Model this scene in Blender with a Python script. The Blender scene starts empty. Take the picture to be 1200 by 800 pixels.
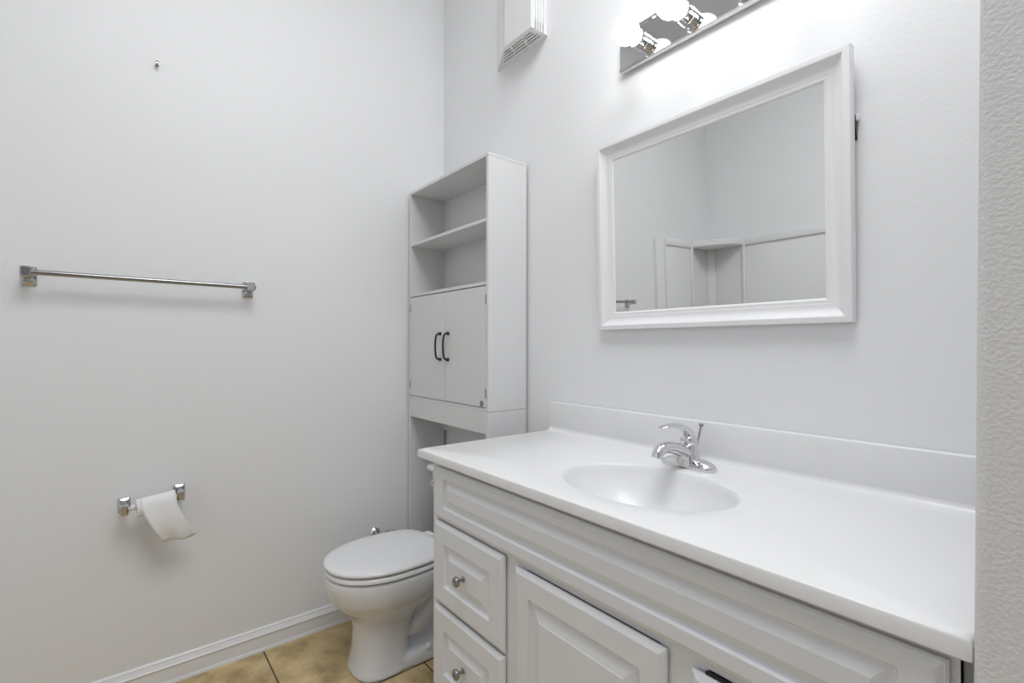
import bpy, bmesh, math, random
from mathutils import Vector, Matrix
PI = math.pi
random.seed(4)
scn = bpy.context.scene
COL = scn.collection

# ------------------------------------------------------------------ camera, light, exposure
cam_d = bpy.data.cameras.new('camera'); cam = bpy.data.objects.new('camera', cam_d); COL.objects.link(cam)
scn.camera = cam
CAM = Vector((2.1374, -1.2741, 1.2100))
yaw, pit, rol = math.radians(51.1726), math.radians(0.1992), math.radians(0.0808)
Fv = Vector((-math.sin(yaw)*math.cos(pit), math.cos(yaw)*math.cos(pit), math.sin(pit)))
Rv = Vector((math.cos(yaw), math.sin(yaw), 0)); Uv = Rv.cross(Fv)
# roll: picture turned clockwise by rol
R2 = Rv*math.cos(rol) + Uv*math.sin(rol)
U2 = -Rv*math.sin(rol) + Uv*math.cos(rol)
M = Matrix((R2, U2, -Fv)).transposed().to_4x4(); M.translation = CAM
cam.matrix_world = M
cam_d.sensor_width = 36; cam_d.lens = 570.43/1200*36; cam_d.shift_y = 3.14/1200
cam_d.clip_start = 0.02

w = bpy.data.worlds.new('world'); scn.world = w; w.use_nodes = True
bg = w.node_tree.nodes['Background']; bg.inputs[0].default_value = (0.94, 0.97, 1, 1); bg.inputs[1].default_value = 0.20
BULB = 11.0
ld = bpy.data.lights.new('overhead_fill', 'AREA'); ld.shape = 'DISK'; ld.size = 1.5; ld.energy = 46; ld.color = (.962, .982, 1)
lo = bpy.data.objects.new('overhead_fill', ld); COL.objects.link(lo); lo.location = (2.05, -.95, 3.42)      # added unseen fill lamp above the vanity, facing down
scn.view_settings.view_transform = 'Standard'; scn.view_settings.look = 'None'
scn.view_settings.gamma = 1; scn.view_settings.use_curve_mapping = False
scn.view_settings.exposure = 0.0

# ------------------------------------------------------------------ materials
def mat(name, col, rough=0.5, metal=0.0, spec=0.5, coat=0.0, noise=None, bump=None, emit=None):
    m = bpy.data.materials.new(name); m.use_nodes = True
    nt = m.node_tree; b = nt.nodes['Principled BSDF']
    b.inputs['Base Color'].default_value = (*col, 1); b.inputs['Roughness'].default_value = rough
    b.inputs['Metallic'].default_value = metal; b.inputs['Specular IOR Level'].default_value = spec
    b.inputs['Coat Weight'].default_value = coat; b.inputs['Coat Roughness'].default_value = 0.08
    tc = nt.nodes.new('ShaderNodeTexCoord')
    if noise:                                       # gentle mottling of the material's own colour
        sc, amt = noise
        n = nt.nodes.new('ShaderNodeTexNoise'); n.inputs['Scale'].default_value = sc; n.inputs['Detail'].default_value = 5
        r = nt.nodes.new('ShaderNodeValToRGB')
        r.color_ramp.elements[0].position = .3; r.color_ramp.elements[1].position = .7
        r.color_ramp.elements[0].color = (*[c*(1-amt) for c in col], 1)
        r.color_ramp.elements[1].color = (*[min(1, c*(1+amt*.4)) for c in col], 1)
        nt.links.new(tc.outputs['Object'], n.inputs['Vector']); nt.links.new(n.outputs['Fac'], r.inputs['Fac'])
        nt.links.new(r.outputs['Color'], b.inputs['Base Color'])
    if bump:
        sc, st, di = bump
        n = nt.nodes.new('ShaderNodeTexNoise'); n.inputs['Scale'].default_value = sc; n.inputs['Detail'].default_value = 3
        bp = nt.nodes.new('ShaderNodeBump'); bp.inputs['Strength'].default_value = st; bp.inputs['Distance'].default_value = di
        nt.links.new(tc.outputs['Object'], n.inputs['Vector']); nt.links.new(n.outputs['Fac'], bp.inputs['Height'])
        nt.links.new(bp.outputs['Normal'], b.inputs['Normal'])
    if emit:
        b.inputs['Emission Color'].default_value = (.985, .995, 1, 1); b.inputs['Emission Strength'].default_value = emit
    return m

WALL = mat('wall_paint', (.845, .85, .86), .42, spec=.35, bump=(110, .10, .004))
WALLT = mat('wall_paint_textured_shaded', (.755, .755, .765), .55, spec=.3, bump=(230, .25, .006))  # textured wall paint, darkened to carry the wing's weaker light
CEIL = mat('ceiling_paint', (.85, .85, .85), .8)
TRIM = mat('trim_gloss_white', (.86, .865, .885), .22)
CAB = mat('vanity_white_paint', (.795, .81, .845), .35, bump=(40, .04, .002))
SHELF = mat('white_laminate', (.74, .74, .745), .38, bump=(60, .03, .001))
MARB = mat('cultured_marble_white', (.82, .82, .825), .28, spec=.4, coat=.12, noise=(5, .02))
PORC = mat('white_porcelain', (.775, .79, .82), .08, coat=.6)
SEAT = mat('white_seat_plastic', (.83, .835, .85), .2)
ACRY = mat('white_acrylic', (.82, .82, .83), .18)
CHROME = mat('chrome', (.74, .74, .75), .06, metal=1)
STEEL = mat('brushed_chrome', (.34, .34, .35), .2, metal=1)
CHROMED = mat('darker_chrome', (.56, .56, .57), .09, metal=1)  # chrome with a darker base tone
DARKM = mat('dark_metal', (.08, .08, .085), .35, metal=.8)
BLACK = mat('black_metal', (.012, .012, .013), .4)
GREY = mat('grey_plastic', (.22, .22, .22), .5)
HOLE = mat('slot_shade', (.015, .015, .015), .8)  # near-black that stands in for shade inside the vent
FRAME = mat('mirror_frame_white', (.85, .85, .86), .3)
GLASS = mat('mirror_silvering', (.86, .87, .87), .0, metal=1)
PAPER = mat('tissue_paper', (.88, .88, .88), .95, spec=.1, bump=(300, .3, .002))
CARD = mat('cardboard_tube', (.30, .27, .23), .9)
VENT = mat('vent_white_plastic', (.80, .80, .80), .5)
BULBM = mat('lit_bulb_glass', (1, 1, 1), .3, emit=BULB)

def tile_mat():
    m = bpy.data.materials.new('tan_floor_tile'); m.use_nodes = True
    nt = m.node_tree; L = nt.links; b = nt.nodes['Principled BSDF']
    b.inputs['Roughness'].default_value = .38
    tc = nt.nodes.new('ShaderNodeTexCoord')
    mp = nt.nodes.new('ShaderNodeMapping'); mp.inputs['Location'].default_value = (-.012, .828, 0)
    L.new(tc.outputs['Object'], mp.inputs['Vector'])
    br = nt.nodes.new('ShaderNodeTexBrick'); br.offset = 0; br.squash = 1
    br.inputs['Scale'].default_value = 1; br.inputs['Mortar Size'].default_value = .0032
    br.inputs['Mortar Smooth'].default_value = .15; br.inputs['Brick Width'].default_value = .463; br.inputs['Row Height'].default_value = .463
    br.inputs['Color1'].default_value = (.9, .9, .9, 1); br.inputs['Color2'].default_value = (1.06, 1.06, 1.06, 1)
    br.inputs['Mortar'].default_value = (1, 1, 1, 1)
    L.new(mp.outputs['Vector'], br.inputs['Vector'])
    n1 = nt.nodes.new('ShaderNodeTexNoise'); n1.inputs['Scale'].default_value = 7; n1.inputs['Detail'].default_value = 7; n1.inputs['Roughness'].default_value = .62
    L.new(tc.outputs['Object'], n1.inputs['Vector'])
    r = nt.nodes.new('ShaderNodeValToRGB'); e = r.color_ramp.elements
    e[0].position = .36; e[0].color = (.42, .30, .15, 1); e[1].position = .66; e[1].color = (.80, .63, .36, 1)
    x = r.color_ramp.elements.new(.5); x.color = (.65, .49, .245, 1)
    L.new(n1.outputs['Fac'], r.inputs['Fac'])
    mu = nt.nodes.new('ShaderNodeMixRGB'); mu.blend_type = 'MULTIPLY'; mu.inputs[0].default_value = 1
    L.new(r.outputs['Color'], mu.inputs[1]); L.new(br.outputs['Color'], mu.inputs[2])
    mx = nt.nodes.new('ShaderNodeMixRGB'); mx.inputs[2].default_value = (.085, .065, .05, 1)
    L.new(br.outputs['Fac'], mx.inputs[0]); L.new(mu.outputs['Color'], mx.inputs[1])
    L.new(mx.outputs['Color'], b.inputs['Base Color'])
    bp = nt.nodes.new('ShaderNodeBump'); bp.inputs['Strength'].default_value = .4; bp.inputs['Distance'].default_value = .004; bp.invert = True
    L.new(br.outputs['Fac'], bp.inputs['Height']); L.new(bp.outputs['Normal'], b.inputs['Normal'])
    return m
TILE = tile_mat()

# ------------------------------------------------------------------ mesh helpers
def V3(*a): return Vector(a)
class MB:
    def __init__(s): s.b = bmesh.new()
    def _geo(s, f):
        n = len(s.b.verts); f(s.b); s.b.verts.ensure_lookup_table()
        return list(s.b.verts)[n:]
    def box(s, x0, x1, y0, y1, z0, z1, bev=0.0, seg=2):
        t = bmesh.new(); bmesh.ops.create_cube(t, size=1)
        for v in t.verts:
            v.co = Vector(((x0+x1)/2+v.co.x*(x1-x0), (y0+y1)/2+v.co.y*(y1-y0), (z0+z1)/2+v.co.z*(z1-z0)))
        if bev: bmesh.ops.bevel(t, geom=list(t.edges), offset=bev, segments=seg, affect='EDGES', profile=.5)
        return s.add(t)
    def add(s, t, mtx=None):
        if mtx is not None: t.transform(mtx)
        me = bpy.data.meshes.new('tmp'); t.to_mesh(me); t.free(); s.b.from_mesh(me); bpy.data.meshes.remove(me); return s
    def loft(s, rings, cap=True, close=False):
        R = [[s.b.verts.new(p) for p in r] for r in rings]; n = len(R[0])
        pairs = list(zip(R, R[1:])) + ([(R[-1], R[0])] if close else [])
        for a, c in pairs:
            for i in range(n):
                j = (i+1) % n; s.b.faces.new((a[i], a[j], c[j], c[i]))
        if cap and not close:
            s.b.faces.new(R[0][::-1]); s.b.faces.new(R[-1])
        return s
    def lathe(s, prof, o=(0,0,0), axis=(0,0,1), n=32):
        o = Vector(o); A = Vector(axis).normalized()
        X = A.orthogonal().normalized(); Y = A.cross(X)
        rings = [[o+A*h+(X*math.cos(2*PI*i/n)+Y*math.sin(2*PI*i/n))*max(r, 1e-5) for i in range(n)] for r, h in prof]
        return s.loft(rings)
    def tube(s, pts, rad, n=12, smooth=0):
        P = [Vector(p) for p in pts]; r = rad if isinstance(rad, (list, tuple)) else [rad]*len(P)
        r = list(r)
        for _ in range(smooth):
            Q, q = [P[0]], [r[0]]
            for i in range(len(P)-1):
                Q += [P[i]*.75+P[i+1]*.25, P[i]*.25+P[i+1]*.75]; q += [r[i]*.75+r[i+1]*.25, r[i]*.25+r[i+1]*.75]
            P, r = Q+[P[-1]], q+[r[-1]]
        T = [(P[min(i+1, len(P)-1)]-P[max(i-1, 0)]).normalized() for i in range(len(P))]
        N = T[0].orthogonal().normalized(); rings = []
        for i, p in enumerate(P):
            N = (N-T[i]*N.dot(T[i])).normalized(); Bn = T[i].cross(N)
            rr = r[i] if isinstance(r[i], (tuple, list)) else r[i]
            rings.append([p+(N*math.cos(2*PI*k/n)+Bn*math.sin(2*PI*k/n))*rr for k in range(n)])
        return s.loft(rings)
    def prism(s, outline, d0, d1, plane='xy'):
        f = {'xy': lambda a, c, d: (a, c, d), 'yz': lambda a, c, d: (d, a, c), 'xz': lambda a, c, d: (a, d, c)}[plane]
        return s.loft([[Vector(f(a, c, d)) for a, c in outline] for d in (d0, d1)])
    def build(s, name, m, parent=None, smooth=True, ang=35, bevel=0, label=None):
        bmesh.ops.recalc_face_normals(s.b, faces=s.b.faces)
        me = bpy.data.meshes.new(name); s.b.to_mesh(me); s.b.free()
        me.materials.append(m)
        if smooth:
            me.polygons.foreach_set('use_smooth', [True]*len(me.polygons))
            me.set_sharp_from_angle(angle=math.radians(ang))
        o = bpy.data.objects.new(name, me); COL.objects.link(o)
        if parent: o.parent = parent
        if bevel:
            bv = o.modifiers.new('bevel', 'BEVEL'); bv.width = bevel; bv.segments = 2; bv.limit_method = 'ANGLE'
        if label: o['label'] = label
        return o
def tag(o, label=None, cat=None, group=None, kind=None):
    if label: o['label'] = label
    if cat: o['category'] = cat
    if group: o['group'] = group
    if kind: o['kind'] = kind
    return o
def thing(name, label, cat, loc=(0,0,0), group=None):
    o = bpy.data.objects.new(name, None); COL.objects.link(o); o.location = loc; o.empty_display_size = .1
    return tag(o, label, cat, group)
def local(o, root):          # geometry was written in room coordinates: bring it under the thing's base
    o.data.transform(Matrix.Translation(-root.location)); return o
class Room(MB):              # MB written in room coordinates for the part of a thing
    def build(s, name, m, parent, **k):
        root = parent
        while root.parent: root = root.parent
        bmesh.ops.translate(s.b, verts=s.b.verts, vec=-root.location)
        return MB.build(s, name, m, parent, **k)
def copy_tree(o, parent=None):
    c = o.copy(); COL.objects.link(c)
    if parent: c.parent = parent
    for ch in list(o.children): copy_tree(ch, c)
    return c
def struct(o): o['kind'] = 'structure'; return o

# ------------------------------------------------------------------ the room
H = 3.45; BACK = -2.62; XR = 3.4
struct(MB().box(-.12, XR, BACK-.12, .12, -.1, 0).build('floor', TILE))
struct(MB().box(-.12, XR, BACK-.12, .12, H, H+.1).build('ceiling', CEIL))
struct(MB().box(-.12, 0, BACK-.12, .12, 0, H).build('wall_left', WALL))
struct(MB().box(0, XR, 0, .12, 0, H).build('wall_back', WALL))
struct(MB().box(0, XR, BACK-.12, BACK, 0, H).build('wall_front', WALL))
# short wing wall at the right end of the vanity, its corner a little out of plumb, rounded bead edge
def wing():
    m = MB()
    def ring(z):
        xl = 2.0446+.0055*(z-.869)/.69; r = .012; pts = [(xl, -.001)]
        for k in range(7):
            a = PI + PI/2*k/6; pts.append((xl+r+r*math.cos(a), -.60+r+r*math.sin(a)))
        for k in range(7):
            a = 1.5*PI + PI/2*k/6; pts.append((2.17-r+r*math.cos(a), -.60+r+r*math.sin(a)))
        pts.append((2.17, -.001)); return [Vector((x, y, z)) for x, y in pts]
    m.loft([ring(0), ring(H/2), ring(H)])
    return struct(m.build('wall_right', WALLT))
wing()
# baseboards: moulded profile (out, up)
BBP = [(0, 0), (.017, 0), (.017, .005), (.0145, .012), (.0130, .014), (.0130, .060), (.0165, .0625), (.0165, .066), (.0135, .069), (.0125, .074), (.009, .078), (.0075, .082), (.0075, .086), (.004, .0905), (0, .0905)]
struct(MB().loft([[Vector((a, y, b)) for a, b in BBP] for y in (-1.84, 0)]).build('baseboard_left', TRIM))
struct(MB().loft([[Vector((x, -a, b)) for a, b in BBP] for x in (.0, .838)]).build('baseboard_back', TRIM))

# ------------------------------------------------------------------ vanity cabinet
FY = -.550      # face of doors and drawers
KX0, KX1, KZ, KT, KY = .7968, 2.0401, .8958, .0254, -.565
van = thing('vanity_cabinet', 'long white vanity cabinet with raised panel drawers and door under the sink counter', 'cabinet', (1.43, -.27, 0))
m = Room()
X0, X1, ZT = .842, 2.026, .869
m.box(X0, X0+.016, -.531, -.004, .0, ZT); m.box(X1-.016, X1, -.531, -.004, .0, ZT)
m.box(X0+.016, X1-.016, -.018, -.004, .1, ZT); m.box(X0+.016, X1-.016, -.51, -.018, .1, .116)
m.box(X0+.016, X1-.016, -.47, -.455, 0, .1)
m.build('carcass', CAB, van, smooth=False)
m = Room()
for a, c, z0, z1 in ((X0, X1, .69, ZT), (X0, X1, .1, .205), (X0, .90, .205, .69), (1.185, 1.275, .205, .69), (1.635, 1.725, .205, .69), (1.985, X1, .205, .69), (.90, 1.185, .44, .475), (1.725, 1.985, .44, .475)):
    m.box(a, c, -.534, -.514, z0, z1)
m.build('face_frame', CAB, van, smooth=False)
def raised_panel(x0, x1, z0, z1, gl, gr, gb, gt, rise=.026, depth=.009):
    rings = []
    def R(l, r, b, t, d): return [Vector((x0+l, FY+d, z0+b)), Vector((x1-r, FY+d, z0+b)), Vector((x1-r, FY+d, z1-t)), Vector((x0+l, FY+d, z1-t))]
    def U(i, d): return R(i, i, i, i, d)
    rings += [U(.005, .0155), U(.005, .012), U(0, .0115), U(0, .0075), U(.003, .0045), U(.0045, .0042), U(.009, .0012), U(.012, 0)]
    def G(k, d): return R(gl+k, gr+k, gb+k, gt+k, d)
    rings += [G(0, 0), G(.0015, .0022), G(.004, depth*.8), G(.008, depth), G(.011, depth), G(.013, depth*.85), G(rise*.6+.012, depth*.35), G(rise+.008, .0012), G(rise+.0095, 0)]
    m = Room(); m.loft(rings)
    return m
raised_panel(.868, 2.018, .706, .8545, .052, .045, .036, .027, rise=.018).build('false_drawer_front', CAB, van, ang=12)
def knob(x, z, parent, y=FY):
    m = Room()
    m.lathe([(.0075, 0), (.0075, .003), (.0045, .005), (.004, .013), (.006, .016), (.0125, .019), (.0145, .023), (.0135, .027), (.0095, .030), (.008, .0305), (.007, .0295), (.0, .0295)], (x, y, z), (0, -1, 0), 24)
    return m.build('knob', STEEL, parent, ang=50, label='round chrome knob')
for x0, x1 in ((.868, 1.202), (1.700, 2.018)):
    for z0, z1 in ((.461, .698), (.213, .452)):
        if x0 > 1.5: z1 = z1-.014 if z1 > .5 else z1
        d = raised_panel(x0, x1, z0, z1, .056, .056, .056, .058).build('drawer', CAB, van, ang=12)
        knob((x0+x1)/2-.005, (z0+z1)/2, d)
dr = raised_panel(1.244, 1.653, .213, .6905, .05, .05, .055, .056, rise=.03).build('door', CAB, van, ang=12)
knob(1.625, .50, dr)
m = Room(); m.box(X1, KX1-.001, -.50, -.485, 0, ZT); m.build('filler_strip', CAB, van, smooth=False)
m = Room(); m.box(1.722, 1.80, -.541, -.5355, .678, .689, .001); m.build('gap_shade', BLACK, van, label='black strip standing in for the shaded gap above the drawer')  # black strip painted in for the dark gap over the right drawer

# ------------------------------------------------------------------ countertop with integral basin
top = thing('vanity_countertop', 'glossy white marble counter with built in oval sink on the long cabinet', 'countertop', (1.43, -.28, KZ))
def counter():
    m = Room(); b = m.b
    cx, cy, A, B = 1.45, -.329, .209, .157
    N = 144; er = .005
    def rect(th, ins):
        dx, dy = math.cos(th), math.sin(th)
        x0, x1, y0, y1 = KX0+ins-cx, KX1-ins-cx, KY+ins-cy, -.001-cy
        t = 1e9
        if dx > 1e-9: t = min(t, x1/dx)
        if dx < -1e-9: t = min(t, x0/dx)
        if dy > 1e-9: t = min(t, y1/dy)
        if dy < -1e-9: t = min(t, y0/dy)
        return Vector((cx+dx*t, cy+dy*t, 0))
    ths = [2*PI*i/N for i in range(N)]
    for c in ((KX0, KY), (KX1, KY), (KX0, -.001), (KX1, -.001)):      # snap a spoke onto each corner
        a = math.atan2(c[1]-cy, c[0]-cx) % (2*PI)
        i = min(range(N), key=lambda k: abs(ths[k]-a)); ths[i] = a
    ths.sort()
    def ell(th, k, z, outer=0):
        # point on the basin ellipse scaled by k, in the direction th
        c, s_ = math.cos(th), math.sin(th)
        r = 1/math.sqrt((c/A)**2+(s_/B)**2)*k
        return Vector((cx+c*r, cy+s_*r, KZ+z))
    def out(th, k, z):
        c, s_ = math.cos(th), math.sin(th); bb = .285 if s_ > 0 else .212
        r = 1/math.sqrt((c/.30)**2+(s_/bb)**2)*k
        return Vector((cx+c*r, cy+s_*r, KZ+z))
    rings = []
    D = .135
    for k in (.09, .2, .35, .5, .62, .72, .8, .87, .92, .955, .98, 1.0):
        rings.append([ell(t, k, -.006-D*(1-k**2.6)**.8) for t in ths])
    for k, z in ((1.015, -.0036), (1.035, -.0022), (1.07, -.0017)):
        rings.append([ell(t, k, -.0036+(z+.0036)*1.0 if k < 1.05 else z*min(1, max(0, (math.sin(t)+.25)/.6))) for t in ths])
    for k, z in ((.965, -.0016), (.985, -.0008), (1.0, .0)):
        rings.append([out(t, k, z*min(1, max(0, (math.sin(t)+.25)/.6))) for t in ths])
    rr = []
    for t in ths:
        p = rect(t, er); p.z = KZ; rr.append(p)
    rings.append(rr)
    for ins, z in ((er*.3, -er*.3), (0, -er), (0, -KT+.002), (.002, -KT), (.035, -KT)):
        rr = []
        for t in ths:
            p = rect(t, ins); p.z = KZ+z; rr.append(p)
        rings.append(rr)
    # underside back to beneath the bowl
    rings.append([ell(t, 1.06, -KT) for t in ths])
    for k in (1.03, .93, .8, .6, .3, .1):
        rings.append([ell(t, k*1.02, -.02-D*(1-(min(k,1))**2.6)**.8-.008) for t in ths])
    m.loft(rings, cap=True)
    return m.build('worktop', MARB, top, ang=40)
counter()
m = Room(); m.box(KX0+.003, KX1, -.0195, -.0005, KZ-.001, KZ+.1069, .004, 3)
# coved joint between deck and backsplash
cv = [(-.0005, -.001), (-.034, -.001)] + [(-.034+.0145*math.sin(a), .0145-.0145*math.cos(a)) for a in [PI/2*k/6 for k in range(7)]] + [(-.0005, .0145)]
m.loft([[Vector((x, a, KZ+c)) for a, c in cv] for x in (KX0+.006, KX1-.001)])
m.build('backsplash', MARB, top, ang=40)
m = Room(); m.lathe([(.031, 0), (.031, .002), (.028, .004), (.022, .0035), (.021, .001), (0, .001)], (1.45, -.329, KZ-.1405), (0, 0, 1), 32)
m.lathe([(.018, 0), (.019, .006), (.016, .009), (0, .010)], (1.45, -.329, KZ-.1395), (0, 0, 1), 24)
m.build('drain', CHROME, top, label='chrome pop-up drain')

# ------------------------------------------------------------------ faucet
FX, FYC = 1.432, -.112
fc = thing('faucet', 'chrome single lever faucet at the back of the oval sink', 'faucet', (FX, FYC, KZ-.001))
def stadium(cx, cy, L, W, z, n=20):      # rounded-end outline along x
    pts = []
    for s_ in (1, -1):
        for k in range(n+1):
            a = -PI/2+PI*k/n if s_ > 0 else PI/2+PI*k/n
            pts.append(Vector((cx+s_*(L/2-W/2)+W/2*math.cos(a), cy+W/2*math.sin(a), z)))
    return pts
m = Room()
m.loft([stadium(FX, FYC, L, W, KZ+z) for L, W, z in ((.150, .052, -.001), (.152, .054, .003), (.150, .052, .007), (.140, .046, .012), (.120, .038, .017), (.095, .032, .0205), (.06, .028, .022))])
m.build('base_plate', CHROME, fc, ang=60)
m = Room()
def oval(c, rx, ry, n=28): return [Vector((c[0]+rx*math.cos(2*PI*k/n), c[1]+ry*math.sin(2*PI*k/n), c[2])) for k in range(n)]
m.loft([oval((FX, FYC+oy, KZ+z), rx, ry) for rx, ry, z, oy in ((.034, .031, .004, 0), (.031, .029, .016, 0), (.027, .027, .03, .001), (.0245, .025, .045, .002), (.0235, .0235, .055, .003), (.021, .021, .0605, .003), (.012, .012, .0635, .003))])
m.build('body', CHROME, fc, ang=60)
m = Room()
sp = [(0, .005, .028), (0, -.030, .043), (0, -.065, .0555), (0, -.096, .0625), (0, -.122, .0600), (0, -.136, .0500), (0, -.140, .0400)]
sr = [.020, .0175, .0155, .0145, .0140, .0135, .0130]
m.tube([(FX+a, FYC+b_, KZ+c) for a, b_, c in sp], sr, 20, smooth=2)
m.build('spout', CHROME, fc, ang=60)
m = Room()
# lever: dome on the body, then a swept blade rising and running forward
m.loft([oval((FX, FYC+oy, KZ+z), r, r) for r, z, oy in ((.0215, .060, .003), (.022, .066, .003), (.0205, .073, .002), (.015, .079, 0), (.007, .083, -.002))])
lv = [((0, .012, .066), .015, .012), ((0, .002, .085), .0145, .0115), ((0, -.020, .100), .0135, .0100), ((0, -.048, .1105), .0125, .0078), ((0, -.080, .1150), .0120, .0052), ((0, -.105, .1145), .012, .0036), ((0, -.119, .1125), .011, .0033), ((0, -.1235, .1118), .006, .0025)]
rings = []
for i, (p, hw, hh) in enumerate(lv):
    a = Vector(lv[max(i-1, 0)][0]); c = Vector(lv[min(i+1, len(lv)-1)][0]); T = (c-a).normalized(); X = Vector((1, 0, 0)); Nn = X.cross(T)
    o = Vector((FX, FYC, KZ))+Vector(p)
    rings.append([o+X*hw*math.cos(2*PI*k/16)+Nn*hh*math.sin(2*PI*k/16) for k in range(16)])
m.loft(rings)
m.build('lever', CHROME, fc, ang=60)
m = Room()
m.tube([(FX, FYC+.030, KZ+.018), (FX, FYC+.047, KZ+.062), (FX, FYC+.062, KZ+.098)], .0027, 10)
m.lathe([(.003, 0), (.0058, .003), (.0062, .007), (.004, .010), (0, .0105)], (FX, FYC+.0615, KZ+.096), (0, .35, .94), 16)
m.build('lift_rod', STEEL, fc, ang=50)

# ------------------------------------------------------------------ mirror, tilted forward from its hook
mir = thing('wall_mirror', 'rectangular mirror in a wide white moulded frame above the sink', 'mirror', (1.415, -.0045, 1.2635))
W2, Hm = .3615, .606
prof = [(0, 0), (0, .022), (.002, .0255), (.013, .0265), (.0155, .0255), (.0165, .0235), (.020, .0205), (.025, .0160), (.031, .0128), (.037, .0112), (.044, .0106), (.0455, .0098), (.053, .0094), (.055, .0080), (.0575, .006), (.0575, 0)]
m = MB()
rings = []
for ins, d in prof:
    rings.append([Vector((-W2+ins, -d, ins)), Vector((W2-ins, -d, ins)), Vector((W2-ins, -d, Hm-ins)), Vector((-W2+ins, -d, Hm-ins))])
m.loft(rings, close=True)
m.build('frame', FRAME, mir, ang=20)
m = MB(); m.box(-W2+.0565, W2-.0565, -.0055, -.002, .0565, Hm-.0565); m.build('glass', GLASS, mir, smooth=False, label='silvered mirror glass')
m = MB(); m.box(-W2+.03, W2-.03, -.002, .0, .03, Hm-.03); m.build('backing_board', GREY, mir, smooth=False)
mir.rotation_euler = (math.radians(1.55), 0, 0)
hk = thing('mirror_hook', 'small black wedge hook behind the right edge of the mirror', 'hook', (1.768, 0, 1.70))
m = Room(); m.prism([(-.001, 1.720), (-.016, 1.720), (-.014, 1.69), (-.004, 1.668), (-.001, 1.668)], 1.755, 1.7775, 'yz'); m.build('wedge', BLACK, hk, smooth=False)
m = Room(); m.box(1.756, 1.782, -.012, -.001, 1.708, 1.7225, .001); m.build('bracket', VENT, hk, label='white bracket end')

# ------------------------------------------------------------------ vanity light bar
LX0, LX1, LZ0, LZ1 = 1.1393, 1.789, 2.0863, 2.2088
lb = thing('vanity_light_bar', 'long polished chrome vanity light strip with lit globe bulbs above the mirror', 'light fixture', ((LX0+LX1)/2, 0, LZ0))
m = Room()
pr = [(-.001, LZ0+.006), (-.012, LZ0), (-.026, LZ0), (-.030, LZ0+.003), (-.030, LZ0+.0095), (-.027, LZ0+.0125), (-.027, LZ1-.0125), (-.030, LZ1-.0095), (-.030, LZ1-.003), (-.026, LZ1), (-.012, LZ1), (-.001, LZ1-.006)]
m.loft([[Vector((x, a, c)) for a, c in pr] for x in (LX0, LX1)]); m.build('backplate', CHROME, lb, ang=25, label='mirror chrome backplate')
LZ = (LZ0+LZ1)/2-.008
bulbs = []
for k in range(4):
    x = 1.230+.150*k
    m = Room()
    m.lathe([(.0, 0), (.026, 0), (.0265, .004), (.026, .008), (.0248, .0085), (.0248, .012), (.0258, .013), (.0258, .022), (.0248, .023), (.0248, .026), (.0258, .027), (.0258, .037), (.027, .040), (.026, .043), (.0225, .043), (.0215, .037), (0, .037)], (x, -.0268, LZ), (0, -1, 0), 32)
    s_ = m.build('socket', CHROME, lb, ang=30)
    m = Room(); m.lathe([(0, .036), (.013, .036), (.0145, .046), (.021, .053), (.030, .062), (.0365, .073), (.039, .085), (.0375, .098), (.031, .111), (.021, .119), (.010, .1235), (0, .1245)], (x, -.0268, LZ), (0, -1, 0), 32)
    m.build('bulb', BULBM, s_, ang=60, label='glowing white globe bulb')

# ------------------------------------------------------------------ slotted vent box
vt = thing('vent_cover', 'white slotted vent cover box high on the wall left of the light strip', 'vent', (.68, 0, 2.40))
VZ, VH = 2.400, .30
m = Room()
slots = [(-.0620, .7440, .6975, .6950, .6255, .6190, .5775), (-.0500, .7475, .6965, .6900, .6178, .6090, .5585), (-.0365, .7504, .6885, .6800, .6125, .6048, .5405), (-.0225, .7525, .6823, .6740, .6015, .5948, .5200)]
def left_end(y): return .61+(.085+y)*(-.122/.065)
ys = [-.085]
for t_ in slots: ys += [t_[0]-.0032, t_[0]+.0032]
ys.append(-.0005)
for k in range(0, 10, 2):                        # louvre rings between the slots, running round bottom and right side
    y0, y1 = ys[k], ys[k+1]
    m.prism([(left_end(y0), y0), (.7685, y0), (.770, y0+.0015), (.770, y1-.0015), (.7685, y1), (left_end(y1), y1)], VZ, VZ+VH, 'xy')
for k in range(1, 9, 2):
    s_ = slots[k//2]; y0, y1 = ys[k]-.0003, ys[k+1]+.0003
    for a, c in ((s_[2], s_[3]), (s_[4], s_[5])): m.box(c, a, y0, y1, VZ+.0005, VZ+.012)     # ribs across the slots
    m.box(left_end(y1)+.004, s_[6], y0, y1, VZ+.0003, VZ+VH)
    m.box(s_[1], .760, y0, y1, VZ+.0003, VZ+.006)
    m.box(s_[2]-.06, .764, y0, y1, VZ+.04, VZ+VH)
m.build('louvre_housing', VENT, vt, smooth=False)
m = Room(); m.box(.60, .758, -.078, -.008, VZ+.009, VZ+.04); m.build('shade_block', HOLE, vt, smooth=False, label='black block standing in for shade inside the vent')  # black block added behind the slots so they read as shaded
m = Room(); m.prism([(.770, -.0005), (.455, -.0005), (.61, -.085), (.770, -.085)], VZ+VH, VZ+VH+.004, 'xy'); m.build('top_cap', VENT, vt, smooth=False)

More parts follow.
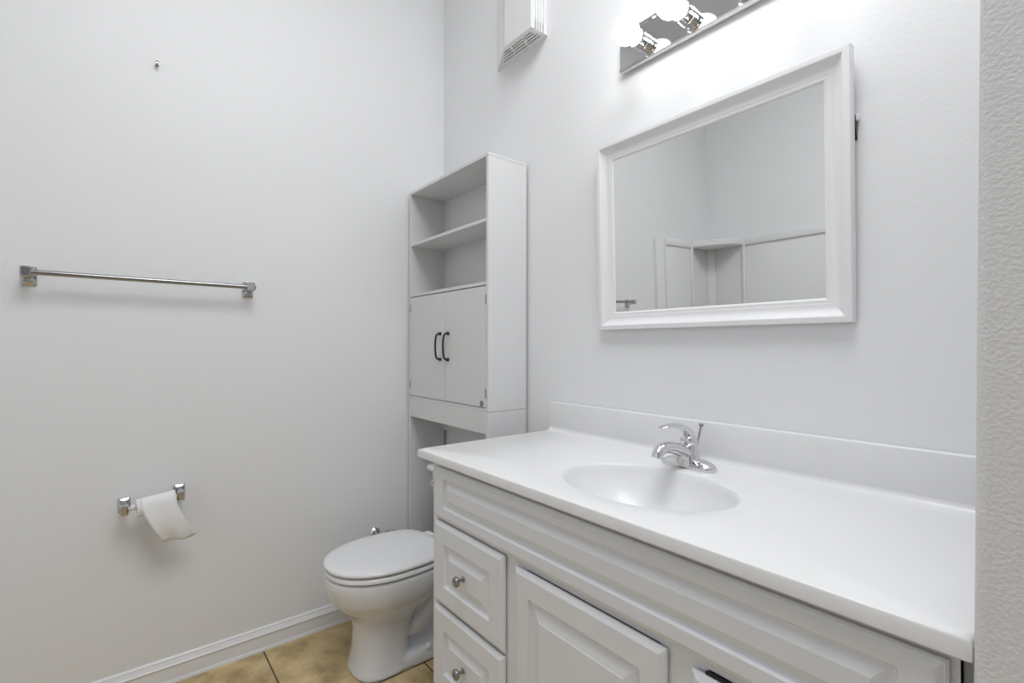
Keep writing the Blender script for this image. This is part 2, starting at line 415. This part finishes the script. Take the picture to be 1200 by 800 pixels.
# ------------------------------------------------------------------ over-toilet shelf
SX0, SX1, SD, SZ = .0155, .659, -.1986, 1.9397
sh = thing('over_toilet_cabinet', 'tall white storage shelf with two doors standing over the toilet', 'shelf', ((SX0+SX1)/2, -.1, 0))
T = .015
for a in (SX0, SX1-T):
    m = Room(); m.box(a, a+T, SD, -.011, .961, SZ-.0125, .0007, 1); m.build('side_panel', SHELF, sh, smooth=False)
    m = Room(); m.box(a, a+T, SD, -.011, 0, .9596, .0007, 1); m.build('leg_panel', SHELF, sh, smooth=False)
m = Room(); m.box(SX0, SX1, SD-.0005, -.011, SZ-.012, SZ, .0008, 1); m.build('top_board', SHELF, sh, smooth=False)
for z in (1.6885, 1.4475):
    m = Room(); m.box(SX0+T, SX1-T, SD+(.002 if z > 1.6 else .0), -.0146, z-.0065, z+.0065, .0007, 1); m.build('shelf_board', SHELF, sh, smooth=False)
m = Room(); m.box(SX0+T, SX1-T, SD+.002, -.0146, .962, .9735, .0007, 1); m.build('bottom_board', SHELF, sh, smooth=False)
m = Room(); m.box(SX0+T, SX1-T, -.0145, -.0112, .962, SZ-.0125); m.build('back_panel', SHELF, sh, smooth=False)
m = Room(); m.box(SX0+T, SX1-T, SD+.001, SD+.015, .876, .9615, .0007, 1); m.build('apron', SHELF, sh, smooth=False)
m = Room(); m.box(SX0+T, SX1-T, -.026, -.0115, .795, .88, .0007, 1); m.build('rear_rail', SHELF, sh, smooth=False)
mid = .3430
for a, c, hx, gx in ((SX0+T+.0022, mid-.0016, mid-.033, SX0+T), (mid+.0016, SX1-T-.0022, mid+.031, SX1-T)):
    m = Room(); m.box(a, c, SD+.0002, SD+.0145, .9762, 1.4370, .0008, 1); dd = m.build('door', SHELF, sh, smooth=False)
    m = Room()
    p = [(hx, SD+.001, 1.262), (hx, SD-.014, 1.262), (hx, SD-.024, 1.252), (hx, SD-.0275, 1.207), (hx, SD-.024, 1.162), (hx, SD-.014, 1.152), (hx, SD+.001, 1.152)]
    m.tube(p, .0042, 10, smooth=2)
    for z in (1.262, 1.152): m.lathe([(.0075, 0), (.0075, .006), (.005, .012)], (hx, SD+.0005, z), (0, -1, 0), 16)
    m.build('handle', BLACK, dd, ang=50, label='black bow handle')
    for z in (1.385, 1.030):
        m = Room(); e = .004
        m.box(gx-.003 if a < .2 else gx-.004, gx+.004 if a < .2 else gx+.003, SD-.0012, SD+.0005, z-.018, z+.018, .0004, 1); m.build('hinge', STEEL, dd, smooth=False, label='small grey hinge leaf')
    if a > .2:
        m = Room(); m.lathe([(.0001, 0), (.0115, 0), (.0115, .0015), (.0105, .002), (0, .002)], (.617, SD+.0004, .9895), (0, -1, 0), 24); m.build('badge', GREY, dd, label='round grey badge')

# ------------------------------------------------------------------ toilet
TX = .365
to = thing('toilet', 'white two piece toilet with closed lid between the vanity and left wall', 'toilet', (TX, -.3, 0))
def egg(z, yf, yb, hw, n=48, p=2.15, yw=None):
    # outline: rounded front at yf, squarer back at yb, widest at yw
    yw = yb-(yb-yf)*.48 if yw is None else yw
    pts = []
    for k in range(n):
        a = 2*PI*k/n; c, s_ = math.cos(a), math.sin(a)
        q = p if s_ < 0 else 3.2
        x = hw*math.copysign(abs(c)**(2/q), c)
        y = yw+(yw-yf)*(-abs(s_)**(2/q)) if s_ < 0 else yw+(yb-yw)*abs(s_)**(2/q)
        pts.append(Vector((TX+x, y, z)))
    return pts
m = Room()
# bowl and front column
m.loft([egg(z, yf, yb, hw, p=pp) for z, yf, yb, hw, pp in (
    (0, -.610, -.40, .112, 2.6), (.012, -.610, -.40, .112, 2.6), (.03, -.603, -.40, .106, 2.6), (.08, -.596, -.40, .098, 2.5), (.15, -.593, -.39, .094, 2.4), (.195, -.599, -.37, .099, 2.3), (.225, -.622, -.34, .120, 2.2),
    (.255, -.655, -.30, .146, 2.15), (.29, -.684, -.26, .167, 2.15), (.322, -.694, -.24, .177, 2.15), (.350, -.699, -.235, .180, 2.15), (.373, -.697, -.235, .179, 2.15), (.377, -.692, -.24, .175, 2.15))])
# foot slab and rear body
m.loft([egg(z, -.55, yb, hw, p=3) for z, yb, hw in ((0, -.10, .112), (.03, -.10, .110), (.045, -.105, .104), (.052, -.11, .094))])
m.loft([egg(z, -.50, -.09, hw, p=3) for z, hw in ((.04, .045), (.20, .055), (.30, .085), (.34, .105), (.377, .12))])
for s_ in (-1, 1):       # trapway relief
    m.tube([(TX+s_*.020, -.44, .14), (TX+s_*.034, -.38, .115), (TX+s_*.042, -.32, .15), (TX+s_*.044, -.265, .215), (TX+s_*.044, -.20, .225), (TX+s_*.042, -.15, .15), (TX+s_*.04, -.15, .04)], [.045, .045, .044, .043, .043, .044, .05], 16, smooth=2)
# tank shelf
m.box(TX-.13, TX+.13, -.24, -.06, .335, .377, .012, 3)
bowl = m.build('bowl', PORC, to, ang=70)
rm = bowl.modifiers.new('remesh', 'REMESH'); rm.mode = 'VOXEL'; rm.voxel_size = .0055; rm.use_smooth_shade = True
sm = bowl.modifiers.new('smooth', 'CORRECTIVE_SMOOTH'); sm.iterations = 6; sm.use_only_smooth = True
m = Room()
def rrect(z, x, y0, y1, hw, r=.03, n=6):
    pts = []
    for cx_, cy_, a0 in ((hw-r, y1-r, 0), (-hw+r, y1-r, 90), (-hw+r, y0+r, 180), (hw-r, y0+r, 270)):
        for k in range(n+1):
            a = math.radians(a0+90*k/n); pts.append(Vector((x+cx_+r*math.cos(a), cy_+r*math.sin(a), z)))
    return pts
m.loft([rrect(z, TX, y0, -.03, hw) for z, y0, hw in ((.377, -.16, .13), (.39, -.178, .148), (.42, -.184, .150), (.60, -.190, .156), (.652, -.192, .158))])
m.build('tank', PORC, to, ang=40)
m = Room()
m.loft([rrect(z, TX, -.206-i, -.024+i*.2, .186+i, .032) for z, i in ((.651, -.014), (.656, -.004), (.661, 0), (.668, 0), (.674, -.002), (.678, -.007), (.679, -.012))])
m.build('tank_lid', PORC, to, ang=50)
m = Room()
m.lathe([(.012, 0), (.012, .004), (.007, .006), (.007, .012)], (TX-.12, -.197, .61), (0, -1, 0), 20)
m.tube([(TX-.12, -.212, .61), (TX-.09, -.216, .607), (TX-.045, -.216, .600)], [.006, .0065, .005], 12, smooth=1)
m.build('flush_lever', CHROME, to, ang=50, label='chrome flush lever')
m = Room()   # seat: a ring
outer = [egg(z, -.698+i, -.262-i, .182-i, p=2.15) for z, i in ((.382, .004), (.3845, 0), (.394, 0), (.3985, .004))]
inner = [egg(z, -.630-i, -.345, .118+i, p=2.0) for z, i in ((.3985, .004), (.394, 0), (.3845, 0), (.382, .004))]
m.loft(outer+inner, close=True); m.build('seat', SEAT, to, ang=50)
m = Room()
m.loft([egg(z, -.700+i, -.262-i*.6, .183-i, p=2.15) for z, i in ((.4045, .006), (.407, .001), (.412, 0), (.417, .002), (.4205, .008), (.4225, .025), (.4235, .07), (.4238, .12))])
m.build('lid', SEAT, to, ang=60)
for s_ in (-1, 1):
    m = Room(); m.box(TX+s_*.075-.022, TX+s_*.075+.022, -.262, -.228, .3775, .413, .007, 3); m.build('hinge', SEAT, to, ang=50)
    m = Room(); m.lathe([(.015, 0), (.0145, .008), (.010, .016), (0, .019)], (TX+s_*.098, -.34, .046), (0, 0, 1), 20); m.build('bolt_cap', PORC, to, ang=60)

# water supply stop on the left wall, mostly behind the lid
sv = thing('supply_valve', 'chrome water shut-off valve on the left wall behind the toilet lid', 'valve', (0, -.36, .352))
m = Room(); m.lathe([(.024, 0.0005), (.024, .003), (.018, .009), (.012, .013), (.008, .013)], (0, -.36, .352), (1, 0, 0), 28); m.build('escutcheon', CHROME, sv, ang=40)
m = Room(); m.lathe([(.008, .01), (.008, .035), (.013, .036), (.013, .06), (.009, .062), (.009, .07)], (0, -.36, .352), (1, 0, 0), 20); m.tube([(.048, -.36, .352), (.048, -.325, .352)], .009, 14); m.build('valve_body', STEEL, sv, ang=40)
m = Room()
m.loft([[Vector((.075+x, -.36+.020*math.cos(2*PI*k/24)*q, .352+.013*math.sin(2*PI*k/24)*q)) for k in range(24)] for x, q in ((-.004, .8), (-.002, 1), (.006, 1), (.008, .8))])
m.build('oval_handle', DARKM, sv, ang=40, label='dark oval handle')
m = Room(); m.lathe([(.011, 0), (.011, .02), (.008, .024), (.008, .03)], (.048, -.332, .352), (0, 1, .1), 6); m.build('compression_nut', DARKM, sv, ang=30)
m = Room(); m.tube([(.048, -.305, .355), (.05, -.28, .36), (.08, -.24, .30), (.14, -.19, .29), (.19, -.16, .33), (.225, -.14, .372)], .005, 10, smooth=2); m.build('supply_hose', STEEL, sv, ang=60)

# ------------------------------------------------------------------ towel bar
BX, BZ = .065, 1.4325
tb = thing('towel_bar', 'long chrome towel bar on the left wall', 'towel bar', (0, -1.19, BZ))
m = Room(); m.tube([(BX, -1.494, BZ), (BX, -.878, BZ)], .0082, 20); m.lathe([(.0082, 0), (.0105, .001), (.0105, .007), (.006, .010), (0, .0105)], (BX, -.879, BZ), (0, 1, 0), 18); m.build('bar', STEEL, tb, ang=40)
for y in (-1.498, -.886):
    m = Room()
    def sq(x, hy, z0, z1, r=.004): return [Vector((x, y+p_.x, p_.y)) for p_ in rrect(0, 0, z0, z1, hy, r, 3)]
    m.loft([sq(x, hy, z0, z1) for x, hy, z0, z1 in ((.0005, .0185, 1.396, 1.456), (.005, .0185, 1.396, 1.456), (.008, .0165, 1.399, 1.453), (.011, .012, 1.407, 1.449), (.03, .0095, 1.415, 1.446), (.05, .0105, 1.417, 1.448), (.058, .0125, 1.417, 1.4495), (.074, .0125, 1.4165, 1.4495), (.0775, .009, 1.420, 1.446))])
    m.build('post', CHROMED, tb, ang=30)

# ------------------------------------------------------------------ toilet paper holder and roll (right end a little higher)
PX = .075
ph = thing('toilet_paper_holder', 'chrome toilet paper holder with white roller on the left wall below the towel bar', 'toilet paper holder', (0, -1.185, .67))
ya, yb_ = -1.262, -1.106; za, zb = .664, .684
for y, z in ((ya, za), (yb_, zb)):
    m = Room()
    def sq2(x, hy, hz, dz=0, r=.004): return [Vector((x, y+p_.x, z+dz+p_.y)) for p_ in rrect(0, 0, -hz, hz, hy, r, 3)]
    m.loft([sq2(*a) for a in ((.0005, .017, .024), (.005, .017, .024), (.008, .015, .021), (.011, .010, .016), (.035, .0075, .013), (.055, .0085, .014, .001), (.062, .0105, .0175, .001), (.086, .0105, .0175, .001), (.0895, .008, .014, .001))])
    m.build('post', CHROMED, ph, ang=30)
ax = Vector((PX, yb_, zb))-Vector((PX, ya, za)); L = ax.length; axn = ax.normalized(); A0 = Vector((PX, ya, za))
m = Room(); m.lathe([(0, .006), (.006, .006), (.006, .016), (.0095, .018), (.0095, L-.018), (.006, L-.016), (.006, L-.006), (0, L-.006)], A0, axn, 20); m.build('roller', VENT, ph, ang=40, label='white plastic roller')
rl = thing('toilet_paper_roll', 'nearly used up white toilet paper roll with a loose sheet hanging down', 'toilet paper', (PX, -1.185, .66))
m = Room(); r0, r1, s0, s1 = .0100, .0305, .034, .143
sag = Vector((0, 0, -.0062))
nn = 40; X_ = Vector((1, 0, 0)); Z_ = axn.cross(X_)*-1
if Z_.z < 0: Z_ = -Z_
def circ(h, r): return [A0+sag+axn*h+(X_*math.cos(2*PI*k/nn)+Z_*math.sin(2*PI*k/nn))*r for k in range(nn)]
m.loft([circ(s0, .0172), circ(s0, r1-.001), circ(s0+.001, r1), circ(s1-.001, r1), circ(s1, r1-.001), circ(s1, .0172)], close=True)
m.build('paper', PAPER, rl, ang=50)
m = Room(); m.loft([circ(s0-.0008, .0162), circ(s0-.0008, .0172), circ(s1+.0008, .0172), circ(s1+.0008, .0162)], close=True); m.build('cardboard_core', CARD, rl, ang=50, label='brown cardboard core')
# loose sheet: leaves the roll at the front top and hangs skewed to the right, slightly curled
m = Room(); rows = []
nu, nv = 12, 22
for j in range(nv+1):
    v = j/nv; row = []
    for i in range(nu+1):
        u = i/nu
        h = s0+.012+(s1-s0-.014)*u
        if v < .25:
            a = math.radians(95-95*v/.25); p = A0+sag+axn*h+(X_*math.cos(a)+Z_*math.sin(a))*(r1+.0012)
        else:
            t = (v-.25)/.75; ln = .132-.004*math.sin(u*7)-.014*u*0
            p = A0+sag+axn*h+X_*(r1+.0012)+Vector((.010*math.sin(t*PI*.9)*(1-.5*u)-.016*t*t+.004*math.sin(u*9+t*3)*t, .060*t**1.15, -ln*t-.010*t*(u-.5)))
        row.append(m.b.verts.new(p))
    rows.append(row)
for j in range(nv):
    for i in range(nu): m.b.faces.new((rows[j][i], rows[j][i+1], rows[j+1][i+1], rows[j+1][i]))
sheet = m.build('loose_sheet', PAPER, rl, ang=80)
so = sheet.modifiers.new('solid', 'SOLIDIFY'); so.thickness = .0008

# ------------------------------------------------------------------ nail in the left wall
nl = thing('wall_nail', 'small metal nail sticking out of the bare left wall high above the towel bar', 'nail', (0, -1.1755, 2.2))
m = Room(); m.lathe([(.0055, .0005), (.0055, .003), (.003, .004), (.0025, .018), (.005, .019), (.005, .021), (0, .022)], (0, -1.1755, 2.2035), (1, 0, .25), 12)
m.build('shank', STEEL, nl, ang=40)
m = Room(); m.tube([(.004, -1.1755, 2.201), (.012, -1.176, 2.192), (.016, -1.177, 2.1935)], .0024, 8, smooth=1); m.build('bent_tip', STEEL, nl, ang=40)

# ------------------------------------------------------------------ bathtub and surround opposite (seen in the mirror)
TY = -1.84
tub = thing('bathtub', 'white acrylic bathtub along the wall opposite the mirror', 'bathtub', (.77, -2.24, 0))
m = Room()
def rr2(x0, x1, y0, y1, z, r, n=6):
    pts = []
    for cx_, cy_, a0 in ((x1-r, y1-r, 0), (x0+r, y1-r, 90), (x0+r, y0+r, 180), (x1-r, y0+r, 270)):
        for k in range(n+1):
            a = math.radians(a0+90*k/n); pts.append(Vector((cx_+r*math.cos(a), cy_+r*math.sin(a), z)))
    return pts
m.loft([rr2(.004, 1.524, BACK+.004, TY, 0, .01), rr2(.004, 1.524, BACK+.004, TY, .43, .01), rr2(.012, 1.516, BACK+.012, TY-.008, .44, .01), rr2(.07, 1.46, BACK+.07, TY-.07, .44, .12), rr2(.08, 1.45, BACK+.08, TY-.08, .425, .13), rr2(.14, 1.40, BACK+.13, TY-.13, .10, .14), rr2(.19, 1.35, BACK+.17, TY-.17, .07, .14)])
m.build('tub_shell', ACRY, tub, ang=40)
SZT = 1.92
su = thing('shower_surround', 'white panelled shower surround with corner ledge above the bathtub', 'shower surround', (.0, -2.62, .44))
def panel_left():
    m = Room(); y0, y1 = BACK+.005, TY+.0
    m.box(.0005, .010, y0, y1, .441, SZT, .003, 2)
    for a, c in ((y1-.10, y1-.001), ):
        m.box(.009, .020, y1-.012, y1-.001, .441, SZT, .004, 2)
    m.box(.009, .022, y1-.13, y1-.115, .441, SZT-.05, .005, 2)
    m.box(.009, .030, y0+.285, y0+.308, .441, SZT-.0, .006, 2)
    m.box(.009, .024, y0, y1-.115, SZT-.055, SZT-.001, .006, 2)
    m.build('side_panel', ACRY, su, ang=40)
panel_left()
m = Room(); m.box(.011, 1.524, BACK+.0005, BACK+.010, .441, SZT, .003, 2)
m.box(.285, .308, BACK+.009, BACK+.030, .441, SZT, .006, 2); m.box(.285, 1.52, BACK+.009, BACK+.026, SZT-.055, SZT-.001, .006, 2)
m.build('back_panel', ACRY, su, ang=40)
def quarter(r, z):
    pts = [Vector((.011, BACK+.011, z))]
    for k in range(13):
        a = PI/2*k/12; pts.append(Vector((.011+r*math.cos(a), BACK+.011+r*math.sin(a), z)))
    return pts
m = Room(); m.loft([quarter(.282, SZT-.055), quarter(.292, SZT-.048), quarter(.292, SZT-.012), quarter(.284, SZT-.004)]); m.build('corner_ledge', ACRY, su, ang=40)
m = Room(); c0 = Vector((.011, BACK+.011, 0))
m.loft([[Vector((.011, BACK+.011, z)), Vector((.055, BACK+.011, z)), Vector((.050, BACK+.018, z)), Vector((.018, BACK+.050, z)), Vector((.011, BACK+.055, z))] for z in (.441, SZT-.056)]); m.build('corner_column', ACRY, su, ang=30)
